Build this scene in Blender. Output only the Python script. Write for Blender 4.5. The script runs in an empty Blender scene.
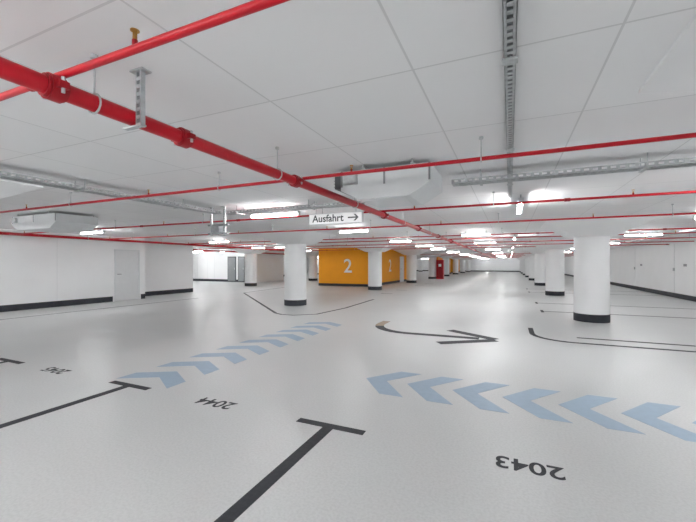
import bpy, math
from mathutils import Vector, Matrix
scene = bpy.context.scene
H = 2.513      # ceiling height
CAM = 1.45

# ------------------------------------------------------------ materials
def new_mat(name):
    m = bpy.data.materials.new(name); m.use_nodes = True
    nt = m.node_tree; b = nt.nodes['Principled BSDF']
    return m, nt, b
def pmat(name, col, rough=0.5, metal=0.0, var=0.04, scale=6.0, bump=0.0, bscale=80.0, spec=0.5):
    m, nt, b = new_mat(name)
    tc = nt.nodes.new('ShaderNodeTexCoord')
    n = nt.nodes.new('ShaderNodeTexNoise'); n.inputs['Scale'].default_value = scale
    n.inputs['Detail'].default_value = 4
    nt.links.new(tc.outputs['Object'], n.inputs['Vector'])
    r = nt.nodes.new('ShaderNodeValToRGB')
    r.color_ramp.elements[0].position = 0.3; r.color_ramp.elements[1].position = 0.7
    r.color_ramp.elements[0].color = (*[max(0, c*(1-var)) for c in col], 1)
    r.color_ramp.elements[1].color = (*[min(1, c*(1+var)) for c in col], 1)
    nt.links.new(n.outputs['Fac'], r.inputs['Fac'])
    nt.links.new(r.outputs['Color'], b.inputs['Base Color'])
    b.inputs['Roughness'].default_value = rough
    b.inputs['Metallic'].default_value = metal
    b.inputs['Specular IOR Level'].default_value = spec
    if bump > 0:
        n2 = nt.nodes.new('ShaderNodeTexNoise'); n2.inputs['Scale'].default_value = bscale
        nt.links.new(tc.outputs['Object'], n2.inputs['Vector'])
        bp = nt.nodes.new('ShaderNodeBump'); bp.inputs['Strength'].default_value = bump
        bp.inputs['Distance'].default_value = 0.01
        nt.links.new(n2.outputs['Fac'], bp.inputs['Height'])
        nt.links.new(bp.outputs['Normal'], b.inputs['Normal'])
    return m

M_wall = pmat('white_paint', (0.90,0.905,0.91), 0.6, var=0.015, scale=1.5, bump=0.05)
M_col = pmat('column_paint', (0.88,0.885,0.89), 0.5, var=0.015, scale=2)
M_black = pmat('dark_plinth_paint', (0.035,0.038,0.045), 0.6, var=0.15, spec=0.2)
M_red = pmat('red_pipe_paint', (0.47,0.005,0.014), 0.35, var=0.06, scale=10, spec=0.28)
M_redd = pmat('red_coupling_paint', (0.31,0.004,0.010), 0.4, var=0.1, scale=20, spec=0.3)
M_steel = pmat('galvanised_steel', (0.50,0.52,0.53), 0.45, metal=0.6, var=0.14, scale=25)
M_steeld = pmat('dark_steel', (0.25,0.26,0.27), 0.5, metal=0.5, var=0.1, scale=25)  # plain darker steel for channel backs, crossbars, door panels and fan ribs
M_brass = pmat('brass', (0.50,0.28,0.07), 0.3, metal=1.0, var=0.1, scale=30)
M_orange = pmat('orange_wall_paint', (0.90,0.35,0.015), 0.6, var=0.03, scale=2, spec=0.2)
M_mark = pmat('dark_floor_paint', (0.032,0.034,0.04), 0.6, var=0.2, scale=30, spec=0.18)
M_blue = pmat('pale_blue_floor_paint', (0.345,0.45,0.565), 0.55, var=0.04, scale=14, spec=0.25)
M_door = pmat('door_paint', (0.74,0.75,0.76), 0.5, var=0.02)
M_dark = pmat('dark_grey_metal', (0.05,0.055,0.06), 0.5, var=0.1)
M_fan = pmat('fan_housing_paint', (0.72,0.74,0.75), 0.45, var=0.03)
M_white = pmat('white_print', (0.88,0.88,0.88), 0.4, var=0.01)
M_cable = pmat('cable_grey', (0.25,0.26,0.27), 0.5, var=0.2, scale=20)
M_tan = pmat('worn_tan_paint', (0.30,0.21,0.13), 0.5, var=0.2, scale=20)

def emis(name, col, s):
    m, nt, b = new_mat(name)
    n = nt.nodes.new('ShaderNodeTexNoise'); n.inputs['Scale'].default_value = 2
    r = nt.nodes.new('ShaderNodeValToRGB')
    r.color_ramp.elements[0].color = (*col,1); r.color_ramp.elements[1].color = (1,1,1,1)
    nt.links.new(n.outputs['Fac'], r.inputs['Fac'])
    nt.links.new(r.outputs['Color'], b.inputs['Emission Color'])
    b.inputs['Base Color'].default_value = (0.8,0.8,0.8,1)
    b.inputs['Emission Strength'].default_value = s
    return m
M_lamp = emis('lamp_diffuser', (0.97,0.99,1.0), 30.0)
M_signlit = emis('sign_face_lit', (0.95,0.96,0.97), 0.12)

# ceiling: cast panels with joints
def ceiling_mat():
    m, nt, b = new_mat('ceiling_panels')
    tc = nt.nodes.new('ShaderNodeTexCoord'); sep = nt.nodes.new('ShaderNodeSeparateXYZ')
    nt.links.new(tc.outputs['Object'], sep.inputs[0])
    def M(op, a, bb=None):
        n = nt.nodes.new('ShaderNodeMath'); n.operation = op
        for i, v in enumerate((a, bb)):
            if v is None: continue
            if isinstance(v, (int, float)): n.inputs[i].default_value = v
            else: nt.links.new(v, n.inputs[i])
        return n.outputs[0]
    def axis(sock, off, sp, w):
        t = M('DIVIDE', M('SUBTRACT', sock, off), sp)
        fr = M('FRACT', t); fl = M('FLOOR', t)
        dd = M('MINIMUM', fr, M('SUBTRACT', 1.0, fr))
        return M('LESS_THAN', dd, w/sp/2), fl
    lx, fx = axis(sep.outputs[0], 0.46, 0.945, 0.012)
    ly, fy = axis(sep.outputs[1], 1.96, 1.01, 0.012)
    line = M('MAXIMUM', lx, ly)
    cmb = nt.nodes.new('ShaderNodeCombineXYZ')
    nt.links.new(fx, cmb.inputs[0]); nt.links.new(fy, cmb.inputs[1])
    wn = nt.nodes.new('ShaderNodeTexWhiteNoise'); wn.noise_dimensions = '2D'
    nt.links.new(cmb.outputs[0], wn.inputs['Vector'])
    ns = nt.nodes.new('ShaderNodeTexNoise'); ns.inputs['Scale'].default_value = 1.2
    nt.links.new(tc.outputs['Object'], ns.inputs['Vector'])
    v = M('ADD', M('MULTIPLY', wn.outputs['Value'], 0.03), M('MULTIPLY', ns.outputs['Fac'], 0.04))
    v = M('ADD', v, 0.82)
    v = M('SUBTRACT', v, M('MULTIPLY', line, 0.18))
    c2 = nt.nodes.new('ShaderNodeCombineXYZ')
    nt.links.new(v, c2.inputs[0]); nt.links.new(v, c2.inputs[1]); nt.links.new(M('MULTIPLY', v, 1.005), c2.inputs[2])
    nt.links.new(c2.outputs[0], b.inputs['Base Color'])
    b.inputs['Roughness'].default_value = 0.8
    b.inputs['Specular IOR Level'].default_value = 0.2
    return m
M_ceil = ceiling_mat()

def floor_mat():
    m, nt, b = new_mat('coated_floor')
    tc = nt.nodes.new('ShaderNodeTexCoord')
    n = nt.nodes.new('ShaderNodeTexNoise'); n.inputs['Scale'].default_value = 0.5; n.inputs['Detail'].default_value = 6
    nf = nt.nodes.new('ShaderNodeTexNoise'); nf.inputs['Scale'].default_value = 55; nf.inputs['Detail'].default_value = 3
    for q in (n, nf): nt.links.new(tc.outputs['Object'], q.inputs['Vector'])
    r = nt.nodes.new('ShaderNodeValToRGB')
    r.color_ramp.elements[0].position = 0.3; r.color_ramp.elements[0].color = (0.59,0.60,0.60,1)
    r.color_ramp.elements[1].position = 0.75; r.color_ramp.elements[1].color = (0.65,0.655,0.65,1)
    nt.links.new(n.outputs['Fac'], r.inputs['Fac'])
    r2 = nt.nodes.new('ShaderNodeValToRGB')
    r2.color_ramp.elements[0].position = 0.35; r2.color_ramp.elements[0].color = (0.90,0.90,0.90,1)
    r2.color_ramp.elements[1].position = 0.6; r2.color_ramp.elements[1].color = (1,1,1,1)
    nt.links.new(nf.outputs['Fac'], r2.inputs['Fac'])
    mx = nt.nodes.new('ShaderNodeMix'); mx.data_type = 'RGBA'; mx.blend_type = 'MULTIPLY'
    mx.inputs[0].default_value = 1.0
    nt.links.new(r.outputs['Color'], mx.inputs[6]); nt.links.new(r2.outputs['Color'], mx.inputs[7])
    nt.links.new(mx.outputs[2], b.inputs['Base Color'])
    b.inputs['Roughness'].default_value = 0.36
    b.inputs['Specular IOR Level'].default_value = 0.3
    bp = nt.nodes.new('ShaderNodeBump'); bp.inputs['Strength'].default_value = 0.3; bp.inputs['Distance'].default_value = 0.004
    nt.links.new(nf.outputs['Fac'], bp.inputs['Height'])
    nt.links.new(bp.outputs['Normal'], b.inputs['Normal'])
    return m
M_floor = floor_mat()

# ------------------------------------------------------------ mesh builder
class MB:
    def __init__(s): s.v=[]; s.f=[]; s.m=[]; s.sm=[]; s.mats=[]
    def mi(s, mat):
        if mat not in s.mats: s.mats.append(mat)
        return s.mats.index(mat)
    def add(s, vs, fs, mat, smooth=False):
        o=len(s.v); s.v+= [tuple(x) for x in vs]; k=s.mi(mat)
        for f in fs:
            s.f.append([i+o for i in f]); s.m.append(k); s.sm.append(smooth)
    def box(s, a, b, mat):
        x0,y0,z0=[min(a[i],b[i]) for i in range(3)]; x1,y1,z1=[max(a[i],b[i]) for i in range(3)]
        s.add([(x0,y0,z0),(x1,y0,z0),(x1,y1,z0),(x0,y1,z0),(x0,y0,z1),(x1,y0,z1),(x1,y1,z1),(x0,y1,z1)],
              [(0,3,2,1),(4,5,6,7),(0,1,5,4),(1,2,6,5),(2,3,7,6),(3,0,4,7)], mat)
    def cyl(s, p0, p1, r, mat, seg=16, r1=None):
        p0=Vector(p0); p1=Vector(p1); d=(p1-p0).normalized()
        up=Vector((0,0,1)) if abs(d.z)<0.9 else Vector((1,0,0))
        a=d.cross(up).normalized(); b=a.cross(d).normalized()
        if r1 is None: r1=r
        vs=[]
        for p,rr in ((p0,r),(p1,r1)):
            for i in range(seg):
                t=2*math.pi*i/seg
                vs.append(p+(a*math.cos(t)+b*math.sin(t))*rr)
        s.add(vs,[(i,i+seg,(i+1)%seg+seg,(i+1)%seg) for i in range(seg)],mat,True)
        s.add(vs[:seg],[tuple(range(seg))],mat); s.add(vs[seg:],[tuple(reversed(range(seg)))],mat)
    def torus(s, c, axis, R, r, mat, seg=20, rs=8):
        c=Vector(c); d=Vector(axis).normalized()
        up=Vector((0,0,1)) if abs(d.z)<0.9 else Vector((1,0,0))
        a=d.cross(up).normalized(); b=a.cross(d).normalized(); vs=[];fs=[]
        for i in range(seg):
            t=2*math.pi*i/seg; e=a*math.cos(t)+b*math.sin(t)
            for j in range(rs):
                u=2*math.pi*j/rs
                vs.append(c+e*(R+r*math.cos(u))+d*(r*math.sin(u)))
        for i in range(seg):
            for j in range(rs):
                fs.append((i*rs+j,((i+1)%seg)*rs+j,((i+1)%seg)*rs+(j+1)%rs,i*rs+(j+1)%rs))
        s.add(vs,fs,mat,True)
    def prism(s, prof, y0, y1, mat):   # profile in XZ extruded on Y
        n=len(prof)
        vs=[(x,y0,z) for x,z in prof]+[(x,y1,z) for x,z in prof]
        s.add(vs,[tuple(range(n)),tuple(reversed(range(n,2*n)))]+[(i,i+n,(i+1)%n+n,(i+1)%n) for i in range(n)],mat)
    def flat(s, pts, z, mat, t=0.002):
        ar=sum(pts[i][0]*pts[(i+1)%len(pts)][1]-pts[(i+1)%len(pts)][0]*pts[i][1] for i in range(len(pts)))
        if ar<0: pts=pts[::-1]
        n=len(pts)
        vs=[(x,y,z) for x,y in pts]+[(x,y,z+t) for x,y in pts]
        s.add(vs,[tuple(range(n,2*n))]+[(i,(i+1)%n,(i+1)%n+n,i+n) for i in range(n)],mat)
    def stroke(s, pts, w, z, mat):
        P=[Vector((p[0],p[1])) for p in pts]; L=[];R=[]
        for i,p in enumerate(P):
            d=(P[min(i+1,len(P)-1)]-P[max(i-1,0)]).normalized(); n=Vector((-d.y,d.x))
            L.append(p+n*w/2); R.append(p-n*w/2)
        for i in range(len(P)-1):
            s.flat([tuple(L[i]),tuple(R[i]),tuple(R[i+1]),tuple(L[i+1])],z,mat)
    def make(s, name, parent=None):
        me=bpy.data.meshes.new(name); me.from_pydata(s.v,[],s.f)
        for m in s.mats: me.materials.append(m)
        for i,p in enumerate(me.polygons):
            p.material_index=s.m[i]; p.use_smooth=s.sm[i]
        me.update()
        o=bpy.data.objects.new(name,me); scene.collection.objects.link(o)
        if parent: o.parent=parent
        return o

def text(name, body, size, loc, rot, mat, parent=None, ext=0.002, bold=0.0, xs=1.0):
    cu=bpy.data.curves.new(name+'_c','FONT'); cu.body=body; cu.size=size
    cu.align_x='CENTER'; cu.align_y='CENTER'; cu.extrude=ext; cu.offset=bold
    t=bpy.data.objects.new(name+'_t',cu); scene.collection.objects.link(t)
    bpy.context.view_layer.update()
    me=bpy.data.meshes.new_from_object(t.evaluated_get(bpy.context.evaluated_depsgraph_get()))
    bpy.data.objects.remove(t); bpy.data.curves.remove(cu)
    me.materials.clear(); me.materials.append(mat)
    o=bpy.data.objects.new(name,me); scene.collection.objects.link(o)
    o.location=loc; o.rotation_euler=rot; o.scale=(xs,1,1)
    if parent: o.parent=parent
    return o

def box_obj(name,a,b,mat,parent=None):
    m=MB(); m.box(a,b,mat); return m.make(name,parent)

# ------------------------------------------------------------ shell
XR, XL, XF = 6.5, -14.0, -33.0
Y0, Y1 = -8.0, 74.0
HT = H-.001
box_obj('floor',(XF-.3,Y0-.3,-0.2),(XR+.3,Y1+.3,0),M_floor)
box_obj('ceiling',(XF-.3,Y0-.3,H),(XR+.3,Y1+.3,H+.25),M_ceil)
# right wall
m=MB(); m.box((XR,Y0,0),(XR+.25,Y1,H),M_wall); m.make('wall_right')
m=MB(); m.box((XR-.012,Y0,0),(XR,Y1,.2),M_black); m.make('baseboard_right')
m=MB(); m.box((XF,Y1,0),(XR,Y1+.25,H),M_wall); m.make('wall_back')
m=MB(); m.box((XF,Y1-.012,0),(XR-.012,Y1,.2),M_black); m.make('baseboard_back')
m=MB(); m.box((XL,Y0-.25,0),(XR,Y0,H),M_wall); m.make('wall_front')
# left wall with door recess
dy0,dy1=9.15,10.2; XJ=-15.0
m=MB()
m.box((XL-.25,Y0,0),(XL,dy0,H),M_wall); m.box((XL-.25,dy1,0),(XL,10.45,H),M_wall)
m.box((XL-.25,dy0,2.02),(XL,dy1,H),M_wall)
m.box((XJ-.05,10.2,0),(XL-.25,10.45,H),M_wall)
m.box((XJ-.25,10.2,0),(XJ,13.9,H),M_wall)
m.box((XF,13.65,0),(XJ-.25,13.9,H),M_wall)
for yy in (-1.2,1.6,4.4,7.2): m.box((XL,yy,.2),(XL+.004,yy+.012,H-.15),M_door)
m.make('wall_left')
m=MB()
m.box((XL,Y0,0),(XL+.012,dy0-.06,.2),M_black); m.box((XL,dy1+.06,0),(XL+.012,10.45,.2),M_black)
m.box((XJ,10.45,0),(XJ+.012,13.9,.2),M_black); m.box((XF,13.9,0),(XJ,13.912,.2),M_black)
m.make('baseboard_left')
m=MB(); m.box((XF-.25,13.65,0),(XF,Y1,H),M_wall); m.make('wall_far_left')
m=MB()
m.box((XL-.06,dy0+.05,0.01),(XL-.015,dy1-.05,1.98),M_door)
m.box((XL-.1,dy0+.002,0),(XL+.015,dy0+.05,2.018),M_fan); m.box((XL-.1,dy1-.05,0),(XL+.015,dy1-.002,2.018),M_fan)
m.box((XL-.1,dy0+.002,1.97),(XL+.015,dy1-.002,2.018),M_fan)
m.cyl((XL-.015,dy0+.14,1.05),(XL+.03,dy0+.14,1.05),.012,M_dark,8)
m.cyl((XL+.03,dy0+.14,1.05),(XL+.03,dy0+.27,1.05),.01,M_dark,8)
m.make('door_1')
# service core with dark doors, left distance
m=MB(); m.box((-25,23,0),(-18.3,27,H),M_wall)
for x in (-24.3,-23.2,-22.4): m.box((x,22.996,.2),(x+.03,23,2.1),M_door)
m.make('wall_service_core')
m=MB(); m.box((-25,22.988,0),(-18.3,23,.2),M_black); m.make('baseboard_service_core')
for i,(xa,xb) in enumerate(((-20.95,-20.1),(-19.9,-19.2))):
    m=MB(); m.box((xa,22.94,0),(xb,22.985,2.05),M_dark); m.box((xa+.06,22.93,.1),(xb-.06,22.94,1.98),M_steeld)
    m.box((xb-.14,22.9,1.0),(xb-.09,22.93,1.15),M_steel); m.make('door_%d'%(i+2))

# orange stair-core blocks
def core(name,x0,x1,y0,y1):
    m=MB(); m.box((x0,y0,0),(x1,y1,HT),M_orange)
    m.box((x0-.012,y0-.012,0),(x1+.012,y1,.17),M_black)
    return m.make(name)
CX=-8.05
c1=core('orange_stair_core',-11.75,CX,21.5,31)
text('level_number','2',1.25,(-9.6,21.49,1.28),(math.pi/2,0,0),M_white,c1,bold=.01)
text('level_number_side','2',1.25,(CX+.01,25.6,1.28),(math.pi/2,0,math.pi/2),M_white,c1,bold=.01)
m=MB(); m.box((CX,28.2,.0),(CX+.03,29.3,2.05),M_fan); m.cyl((CX+.03,28.4,1.05),(CX+.08,28.4,1.05),.02,M_dark,8); m.make('core_door',c1)
c2=core('orange_stair_core',-9.2,CX,45,56)
c3=core('orange_stair_core',-9.2,CX,62,66)

# ------------------------------------------------------------ columns
def column(x,y):
    m=MB(); r=.385; zt=H-.38; s=1.08; q=.43
    m.cyl((x,y,.2),(x,y,zt),r,M_col,40); m.cyl((x,y,0),(x,y,.2),r+.008,M_black,40)
    vs=[(x-q,y-q,zt),(x+q,y-q,zt),(x+q,y+q,zt),(x-q,y+q,zt),(x-s,y-s,H-.02),(x+s,y-s,H-.02),(x+s,y+s,H-.02),(x-s,y+s,H-.02),
        (x-s,y-s,H),(x+s,y-s,H),(x+s,y+s,H),(x-s,y+s,H)]
    m.add(vs,[(0,3,2,1),(0,1,5,4),(1,2,6,5),(2,3,7,6),(3,0,4,7),(4,5,9,8),(5,6,10,9),(6,7,11,10),(7,4,8,11),(8,9,10,11)],M_col)
    return m.make('concrete_column')
cols=[]
for j in range(8):
    for x in (1.9,-6.95): cols.append((x,11+8.3*j))
for j in range(1,8):
    for x in (-15.65,-24.4): cols.append((x,11+8.3*j))
cols+= [(1.8,1.68),(-6.9,1.75)]
for x,y in cols:
    if -25.5<x<-18 and 22<y<28: continue
    column(x,y)

# ------------------------------------------------------------ sprinkler pipes
zm=CAM+.815; zb=zm+.045+.018; xm=-1.93
def coupling(m,y,x=xm,z=zm,r=.044):
    m.cyl((x,y-.03,z),(x,y+.03,z),r+.016,M_redd,24)
    m.cyl((x,y-.043,z),(x,y-.03,z),r+.008,M_redd,24); m.cyl((x,y+.03,z),(x,y+.043,z),r+.008,M_redd,24)
    for sx in (-1,1):
        m.box((x+sx*(r+.005),y-.022,z-.016),(x+sx*(r+.042),y+.022,z+.016),M_redd)
        m.cyl((x+sx*(r+.03),y,z-.036),(x+sx*(r+.03),y,z+.036),.008,M_steel,8)
def ringhanger(m,x,y,z,r,axis=(0,1,0)):
    m.torus((x,y,z),axis,r+.008,.005,M_steel)
    m.cyl((x,y,z+r+.008),(x,y,HT),.005,M_steel,8); m.cyl((x,y,H-.02),(x,y,HT),.018,M_steel,8)
m=MB(); m.cyl((xm,Y0+.02,zm),(xm,58,zm),.042,M_red,28)
for y in (.98,1.71,3.05,5.8,8.3,10.8,13.4,18.3,23.2,28.2): coupling(m,y)
for y in (1.16,2.75,4.55,7.0,9.6,12.3,16,20,24,28): ringhanger(m,xm,y,zm,.042)
main=m.make('sprinkler_main_pipe')
# slotted hanger strut on the main pipe
def strut_v(m,x,y,z0,z1):
    m.box((x-.02,y-.014,z0),(x-.012,y+.014,z1),M_steel); m.box((x+.012,y-.014,z0),(x+.02,y+.014,z1),M_steel)
    z=z0
    while z<z1-.02:
        m.box((x-.013,y-.014,z),(x+.013,y-.009,z+.018),M_steel); z+=.042
    m.box((x-.012,y+.008,z0),(x+.012,y+.012,z1),M_steeld)
    m.box((x-.05,y-.03,z1-.008),(x+.05,y+.03,z1),M_steel)
m=MB(); strut_v(m,xm+.072,1.36,zm-.06,HT); m.box((xm-.06,1.35,zm-.056),(xm+.092,1.38,zm-.047),M_steel); m.make('slotted_pipe_hanger')
m=MB(); strut_v(m,-4.80,5.18,1.98,HT); strut_v(m,-5.12,5.18,1.98,HT); m.box((-5.2,5.17,2.0),(-4.72,5.21,2.03),M_steeld); m.box((-5.2,5.17,2.16),(-4.72,5.21,2.19),M_steeld); m.box((-5.05,5.1,2.03),(-4.87,5.3,2.15),M_cable); m.make('tray_support_frame')
def spr(m,x,y,z,r):
    m.cyl((x,y,z+r-.005),(x,y,z+r+.02),.011,M_redd,12); m.cyl((x,y,z+r+.02),(x,y,z+r+.036),.009,M_brass,8)
    m.box((x-.011,y-.0025,z+r+.034),(x-.007,y+.0025,z+r+.058),M_brass); m.box((x+.007,y-.0025,z+r+.034),(x+.011,y+.0025,z+r+.058),M_brass)
    m.cyl((x,y,z+r+.034),(x,y,z+r+.058),.0025,M_brass,8)
    m.cyl((x,y,z+r+.057),(x,y,z+r+.06),.018,M_brass,14)
ys=[1.0,3.22,5.75,8.2,10.75,13.2,15.7,18.2,20.6,33.0,36,40,44,49,54]
for k,y in enumerate(ys):
    m=MB(); r=.017; x0=-13.6 if y<20.9 else -7.8
    if abs(y-10.75)<.1: y=11+.6
    m.cyl((x0,y,zb),(XR-.02,y,zb),r,M_red,14)
    x=-12.8
    while x<6.2:
        if x>x0+.3:
            spr(m,x+.02,y,zb,r)
            if abs(x+1.2-xm)>.4: ringhanger(m,x+1.2,y,zb,r,(1,0,0))
            if k%2==0: m.cyl((x+2.1,y,zb),(x+2.17,y,zb),r+.008,M_redd,14)
        x+=2.845
    m.make('sprinkler_branch_pipe')
m=MB(); m.cyl((-13.7,Y0+.02,zb+.03),(-13.7,20.9,zb+.03),.045,M_red,16)
for y in (2,5,8,11): ringhanger(m,-13.7,y,zb+.03,.045)
m.make('sprinkler_riser_pipe')
m=MB(); m.cyl((-17.5,14,2.3),(-17.5,60,2.3),.045,M_red,14); m.make('sprinkler_main_pipe')
for y in (16.5,20.2,30,36):
    m=MB(); m.cyl((-32.9,y,2.37),(-12.0,y,2.37),.02,M_red,10); m.make('sprinkler_branch_pipe')

# ------------------------------------------------------------ strut rail + trays
m=MB(); xs_=0.0; z0=H-.075; w=.027
m.box((xs_-w,-2,z0),(xs_-w+.004,5.9,z0+.04),M_steel); m.box((xs_+w-.004,-2,z0),(xs_+w,5.9,z0+.04),M_steel)
m.box((xs_-w,-2,z0),(xs_-w+.015,5.9,z0+.003),M_steel); m.box((xs_+w-.015,-2,z0),(xs_+w,5.9,z0+.003),M_steel)
m.box((xs_-w,-2,z0+.037),(xs_+w,5.9,z0+.04),M_steeld)
y=0.4
while y<5.9:
    m.box((xs_-w+.012,y,z0),(xs_+w-.012,y+.024,z0+.003),M_steel); y+=.05
for y in (.6,1.9,3.4,4.9): 
    m.box((xs_-.035,y,z0-.006),(xs_+.035,y+.06,z0),M_steel); m.cyl((xs_,y+.03,z0),(xs_,y+.03,HT),.006,M_steel,8)
m.make('slotted_mounting_rail')

def tray(name,p0,p1,w,z,hh=.05,hang=1.5):
    p0=Vector((p0[0],p0[1],0)); p1=Vector((p1[0],p1[1],0)); L=(p1-p0).length; ax=abs((p1-p0).x)>abs((p1-p0).y)
    m=MB()
    def B(a0,a1,b0,b1,c0,c1,mat):
        if ax:
            xx=min(p0.x,p1.x); m.box((xx+a0,p0.y+b0,c0),(xx+a1,p0.y+b1,c1),mat)
        else:
            yy=min(p0.y,p1.y); m.box((p0.x+b0,yy+a0,c0),(p0.x+b1,yy+a1,c1),mat)
    for sgn in (-1,1):
        e=sgn*w/2
        B(0,L,e-.0015,e+.0015,z,z+.012,M_steel); B(0,L,e-.0015,e+.0015,z+hh-.012,z+hh,M_steel)
        B(0,L,e-sgn*.03,e,z,z+.002,M_steel)
    a=0
    while a<L-.03:
        for sgn in (-1,1): B(a,a+.03,sgn*w/2-.0015,sgn*w/2+.0015,z+.01,z+hh-.01,M_steel)
        B(a,a+.035,-w/2,w/2,z,z+.002,M_steel); a+=.075
    B(0,L,-.02,.02,z,z+.0025,M_steel)
    for k,o in enumerate((-.045,-.02,.02,.04)):
        B(0,L,o-.008,o+.008,z+.004,z+.02,M_cable)
    a=.3
    while a<L:
        B(a,a+.03,-w/2-.03,w/2+.03,z-.012,z-.001,M_steel)
        for sgn in (-1,1): B(a+.01,a+.02,sgn*(w/2+.02)-.004,sgn*(w/2+.02)+.004,z-.012,HT,M_steel)
        a+=hang
    return m.make(name)
zt=CAM+.93
tray('cable_tray',(-.62,4.42),(6.45,4.42),.16,zt)
tray('cable_tray',(-4.97,-2),(-4.97,5.2),.16,zt)
tray('cable_tray',(-4.85,5.3),(-2.1,5.3),.16,zt)
tray('cable_tray',(4.7,6.0),(4.7,30),.12,zt,hang=2.5)

# ------------------------------------------------------------ jet fans
def jetfan(x0,x1,y0,y1,zb_):
    m=MB(); zt_=H-.05
    m.prism([(x0+.1,zb_+.1),(x0+.1,zt_),(x1,zt_),(x1,zb_+.13),(x1-.22,zb_),(x0+.3,zb_)],y0,y1,M_fan)
    m.box((x0,y0+.05,zb_+.14),(x0+.1,y1-.05,zt_-.03),M_dark)
    z=zb_+.16
    while z<zt_-.05:
        m.box((x0-.015,y0+.05,z),(x0,y1-.05,z+.008),M_steel); z+=.035
    m.box((x0+.34,y0+.1,zb_-.006),(x1-.3,y1-.1,zb_),M_door)
    for xx in (x0+.35,x1-.2):
        m.box((xx,y0-.03,zt_),(xx+.04,y1+.03,zt_+.015),M_steel)
        for yy in (y0-.02,y1+.02): m.cyl((xx+.02,yy,zt_),(xx+.02,yy,HT),.006,M_steel,8)
    for xx in (x0+.1,x1-.02,(x0+x1)/2+.05): m.box((xx,y0-.008,zb_+.14),(xx+.02,y0,zt_),M_steeld)
    m.box((x0+.15,y0-.05,zb_+.16),(x0+.3,y0,zb_+.26),M_steel)
    return m.make('jet_fan')
jetfan(-1.80,-.72,3.62,4.30,CAM+.70)
jetfan(-9.9,-8.2,4.2,5.0,CAM+.72)

# ------------------------------------------------------------ exit sign
m=MB(); sx0,sx1,sy,sz0,sz1=-3.15,-2.17,5.42,CAM+.67,CAM+.85
m.box((sx0,sy,sz0),(sx1,sy+.06,sz1),M_fan); m.box((sx0+.01,sy-.004,sz0+.01),(sx1-.01,sy,sz1-.01),M_signlit)
for xx in (sx0+.12,sx1-.12): m.cyl((xx,sy+.03,sz1),(xx,sy+.03,HT),.006,M_steel,8)
zc=(sz0+sz1)/2; ya=sy-.006
m.add([(-2.42,ya,zc-.011),(-2.27,ya,zc-.011),(-2.27,ya,zc+.011),(-2.42,ya,zc+.011)],[(0,1,2,3)],M_dark)
m.add([(-2.32,ya,zc-.055),(-2.285,ya,zc-.055),(-2.23,ya,zc),(-2.265,ya,zc)],[(0,1,2,3)],M_dark)
m.add([(-2.32,ya,zc+.055),(-2.265,ya,zc),(-2.23,ya,zc),(-2.285,ya,zc+.055)],[(0,1,2,3)],M_dark)
sg=m.make('exit_direction_sign')
text('sign_text','Ausfahrt',.168,(-2.79,sy-.006,zc),(math.pi/2,0,0),M_dark,sg,ext=.001,bold=.003)

# ------------------------------------------------------------ luminaires
def lamp(x,y,axis='X',L=1.3):
    m=MB(); zt_=H-.08; w=.04
    def B(a0,a1,b0,b1,c0,c1,mat):
        if axis=='X': m.box((x+a0,y+b0,c0),(x+a1,y+b1,c1),mat)
        else: m.box((x+b0,y+a0,c0),(x+b1,y+a1,c1),mat)
    B(-L/2,L/2,-w,w,zt_-.03,zt_,M_fan)
    zc_=zt_-.055
    a=(x-L/2+.02,y,zc_) if axis=='X' else (x,y-L/2+.02,zc_)
    b=(x+L/2-.02,y,zc_) if axis=='X' else (x,y+L/2-.02,zc_)
    m.cyl(a,b,.019,M_lamp,12)
    B(-L/2,-L/2+.02,-w,w,zt_-.08,zt_-.02,M_fan); B(L/2-.02,L/2,-w,w,zt_-.08,zt_-.02,M_fan)
    for s_ in (-.45*L/1.3,.45*L/1.3): B(s_-.01,s_+.01,-.01,.01,zt_,HT,M_steel)
    m.make('strip_light')
for y in (-6,-3.4,-1.2,6.6,14.4,22.5,31,39.5,48,57,67,72): lamp(.15,y,'Y')  # lamps behind the camera and nearest the end wall are added fill
for y in (-6.3,-3.6,-.9): lamp(-2.6,y); lamp(-5.7,y); lamp(-8.6,y)  # unseen fill lamps behind the camera, added to brighten the near ceiling
lamp(-4.1,5.75,L=1.1)
for y in (9.6,14.5,19.0,23,29.6,37.5,46,51,60,68,72):  # the farthest lamps are added to lift the dark back wall
    lamp(-4.1,y,L=.9)
for y in (-6,-2,2.0,6.8,12.0,16.8): lamp(-11.4,y,L=1.1)  # those behind the camera are unseen, added for even brightness
for y in (-5.5,-2.5,.2,2.6): lamp(3.9,y)  # out-of-frame lamps on the right, added to light the foreground
for y in (4.9,9.6,14.5,19.4,26,33,41,50,60,69): lamp(3.9 if y!=4.9 else 2.6,y,L=1.0)
for y in (12.3,16.9,25,34.4,45,56): lamp(-1.0,y,L=.9)  # extra row added to even out the lighting, kept clear of the foreground
for x in (-20,-24,-28):
    for y in (16.8,19.3,32,37,43,52,63,71): lamp(x,y)  # dense rows added to brighten the far-left area and its walls
for y in (17.0,22.2,31.8,41,52,63,71): lamp(-13.4,y)  # last lamp of the row added for the end wall
for x in (-19.5,-23): lamp(x,21.3)  # added lamps that brighten the front of the service core

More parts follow.
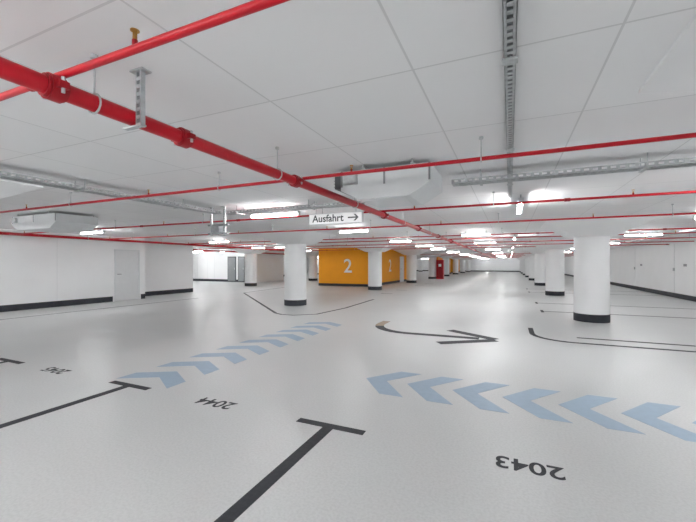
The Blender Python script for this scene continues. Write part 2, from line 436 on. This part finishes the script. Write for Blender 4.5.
# ------------------------------------------------------------ floor markings
Z=.0005
def T(x,y=2.9,L=4.8):
    m=MB(); m.flat([(x-.05,y-L),(x+.05,y-L),(x+.05,y-.045),(x-.05,y-.045)],Z,M_mark)
    m.flat([(x-.33,y-.045),(x+.33,y-.045),(x+.33,y+.04),(x-.33,y+.04)],Z,M_mark); m.make('parking_bay_line')
for x in (-1.47,-4.15,-6.83,-9.51): T(x)
for s_,x in (('2043',.12),('2044',-2.8),('2045',-5.65),('2046',-8.4)):
    text('bay_number',s_,.235,(x,2.9,.001),(0,0,math.pi),M_mark,ext=.0005,bold=.004,xs=.98)
def chev(cx,cy,ang,hh=.45,t=.33,w=.27):
    pts=[(-t*.5,0),(t*.5,hh),(t*.5+w,hh),(-t*.5+w,0),(t*.5+w,-hh),(t*.5,-hh)]
    c,s=math.cos(ang),math.sin(ang)
    R=lambda p:(cx+p[0]*c-p[1]*s,cy+p[0]*s+p[1]*c)
    m=MB(); A=[R(p) for p in pts]
    m.flat([A[0],A[3],A[2],A[1]],Z,M_blue); m.flat([A[0],A[5],A[4],A[3]],Z,M_blue)
    m.make('blue_chevron_marking')
for i in range(8): chev(-1.5+.53*i,4.3,0)
for i in range(9): chev(-4.1,3.4+.57*i,-math.pi/2,t=.26)
# curved direction arrow
m=MB()
P=[(-2.85,8.8)]
for i in range(0,10):
    a=math.pi+ (math.pi/2)*i/9; P.append((-1.95+.9*math.cos(a),8.4+.95*math.sin(a)))
P.append((-.55,7.48))
m.stroke(P[:4],.2,Z,M_tan); m.stroke(P[3:],.2,Z,M_mark)
m.stroke([(-1.2,8.15),(-.25,7.5)],.22,Z+.0025,M_mark); m.stroke([(-1.2,6.75),(-.25,7.42)],.22,Z+.0025,M_mark)
m.make('curved_direction_arrow')
# kerb / lane lines
m=MB(); P=[(.42,9.2),(.42,8.5)]
for i in range(1,8):
    a=math.pi+(math.pi/2)*i/7; P.append((1.12+.7*math.cos(a),8.5+.7*math.sin(a)))
P.append((6.4,7.8)); m.stroke(P,.1,Z,M_mark)
m.stroke([(1.2,8.35),(3.0,8.35)],.09,Z,M_mark); m.make('lane_edge_line')
m=MB()
for y in (12.6,15.2,20.9,23.5): m.stroke([(.9,y),(6.4,y)],.08,Z,M_mark); m.stroke([(.9,y-.3),(.9,y+.3)],.08,Z+.0025,M_mark)
m.make('parking_bay_line')
m=MB(); m.stroke([(-13.2,22),(-12.2,14.5),(-6.3,8.9),(-6.0,8.75),(-5.6,8.75),(-5.1,9.2),(-4.95,10.9),(-5.1,14)],.09,Z,M_mark)
m.make('lane_edge_line')
m=MB(); m.stroke([(-12.1,-3),(-12.1,11.5)],.07,Z,M_mark); m.make('lane_edge_line')
m=MB()
for y in (17,19.6,24,27): m.stroke([(-5.8,y),(-5.2,y)],.1,Z,M_mark)
m.make('parking_bay_line')

# ------------------------------------------------------------ wall fittings
m=MB(); m.box((-6.52,35.6,0.0),(-5.85,36.1,1.85),M_red); m.box((-6.45,35.585,.1),(-5.92,35.6,1.75),M_redd); m.box((-6.3,35.57,1.2),(-6.05,35.585,1.45),M_white); m.make('fire_hose_cabinet')
for k,y in enumerate((13.5,18.9,24.3,32)):
    m=MB(); m.box((XR-.007,y,1.35),(XR-.001,y+.3,1.45),M_cable); m.make('bay_number_plate')
    m=MB(); m.box((XR-.01,y+1.2,.2),(XR,y+1.22,H-.2),M_door); m.box((XR-.05,y+1.15,1.15),(XR-.01,y+1.25,1.28),M_steel); m.make('wall_conduit')

# ------------------------------------------------------------ world, camera
w=bpy.data.worlds.new('world'); scene.world=w; w.use_nodes=True
w.node_tree.nodes['Background'].inputs[0].default_value=(.8,.85,.9,1); w.node_tree.nodes['Background'].inputs[1].default_value=.5
cd=bpy.data.cameras.new('camera'); cam=bpy.data.objects.new('camera',cd); scene.collection.objects.link(cam)
cam.location=(0,0,CAM); cam.rotation_euler=(math.pi/2,0,math.radians(24.05))
cd.sensor_width=36; cd.lens=363/696*36; cd.shift_y=3/696; cd.clip_start=.05; cd.clip_end=300
scene.camera=cam
scene.view_settings.view_transform='Standard'
scene.view_settings.exposure=1.85
scene.view_settings.gamma=1.08
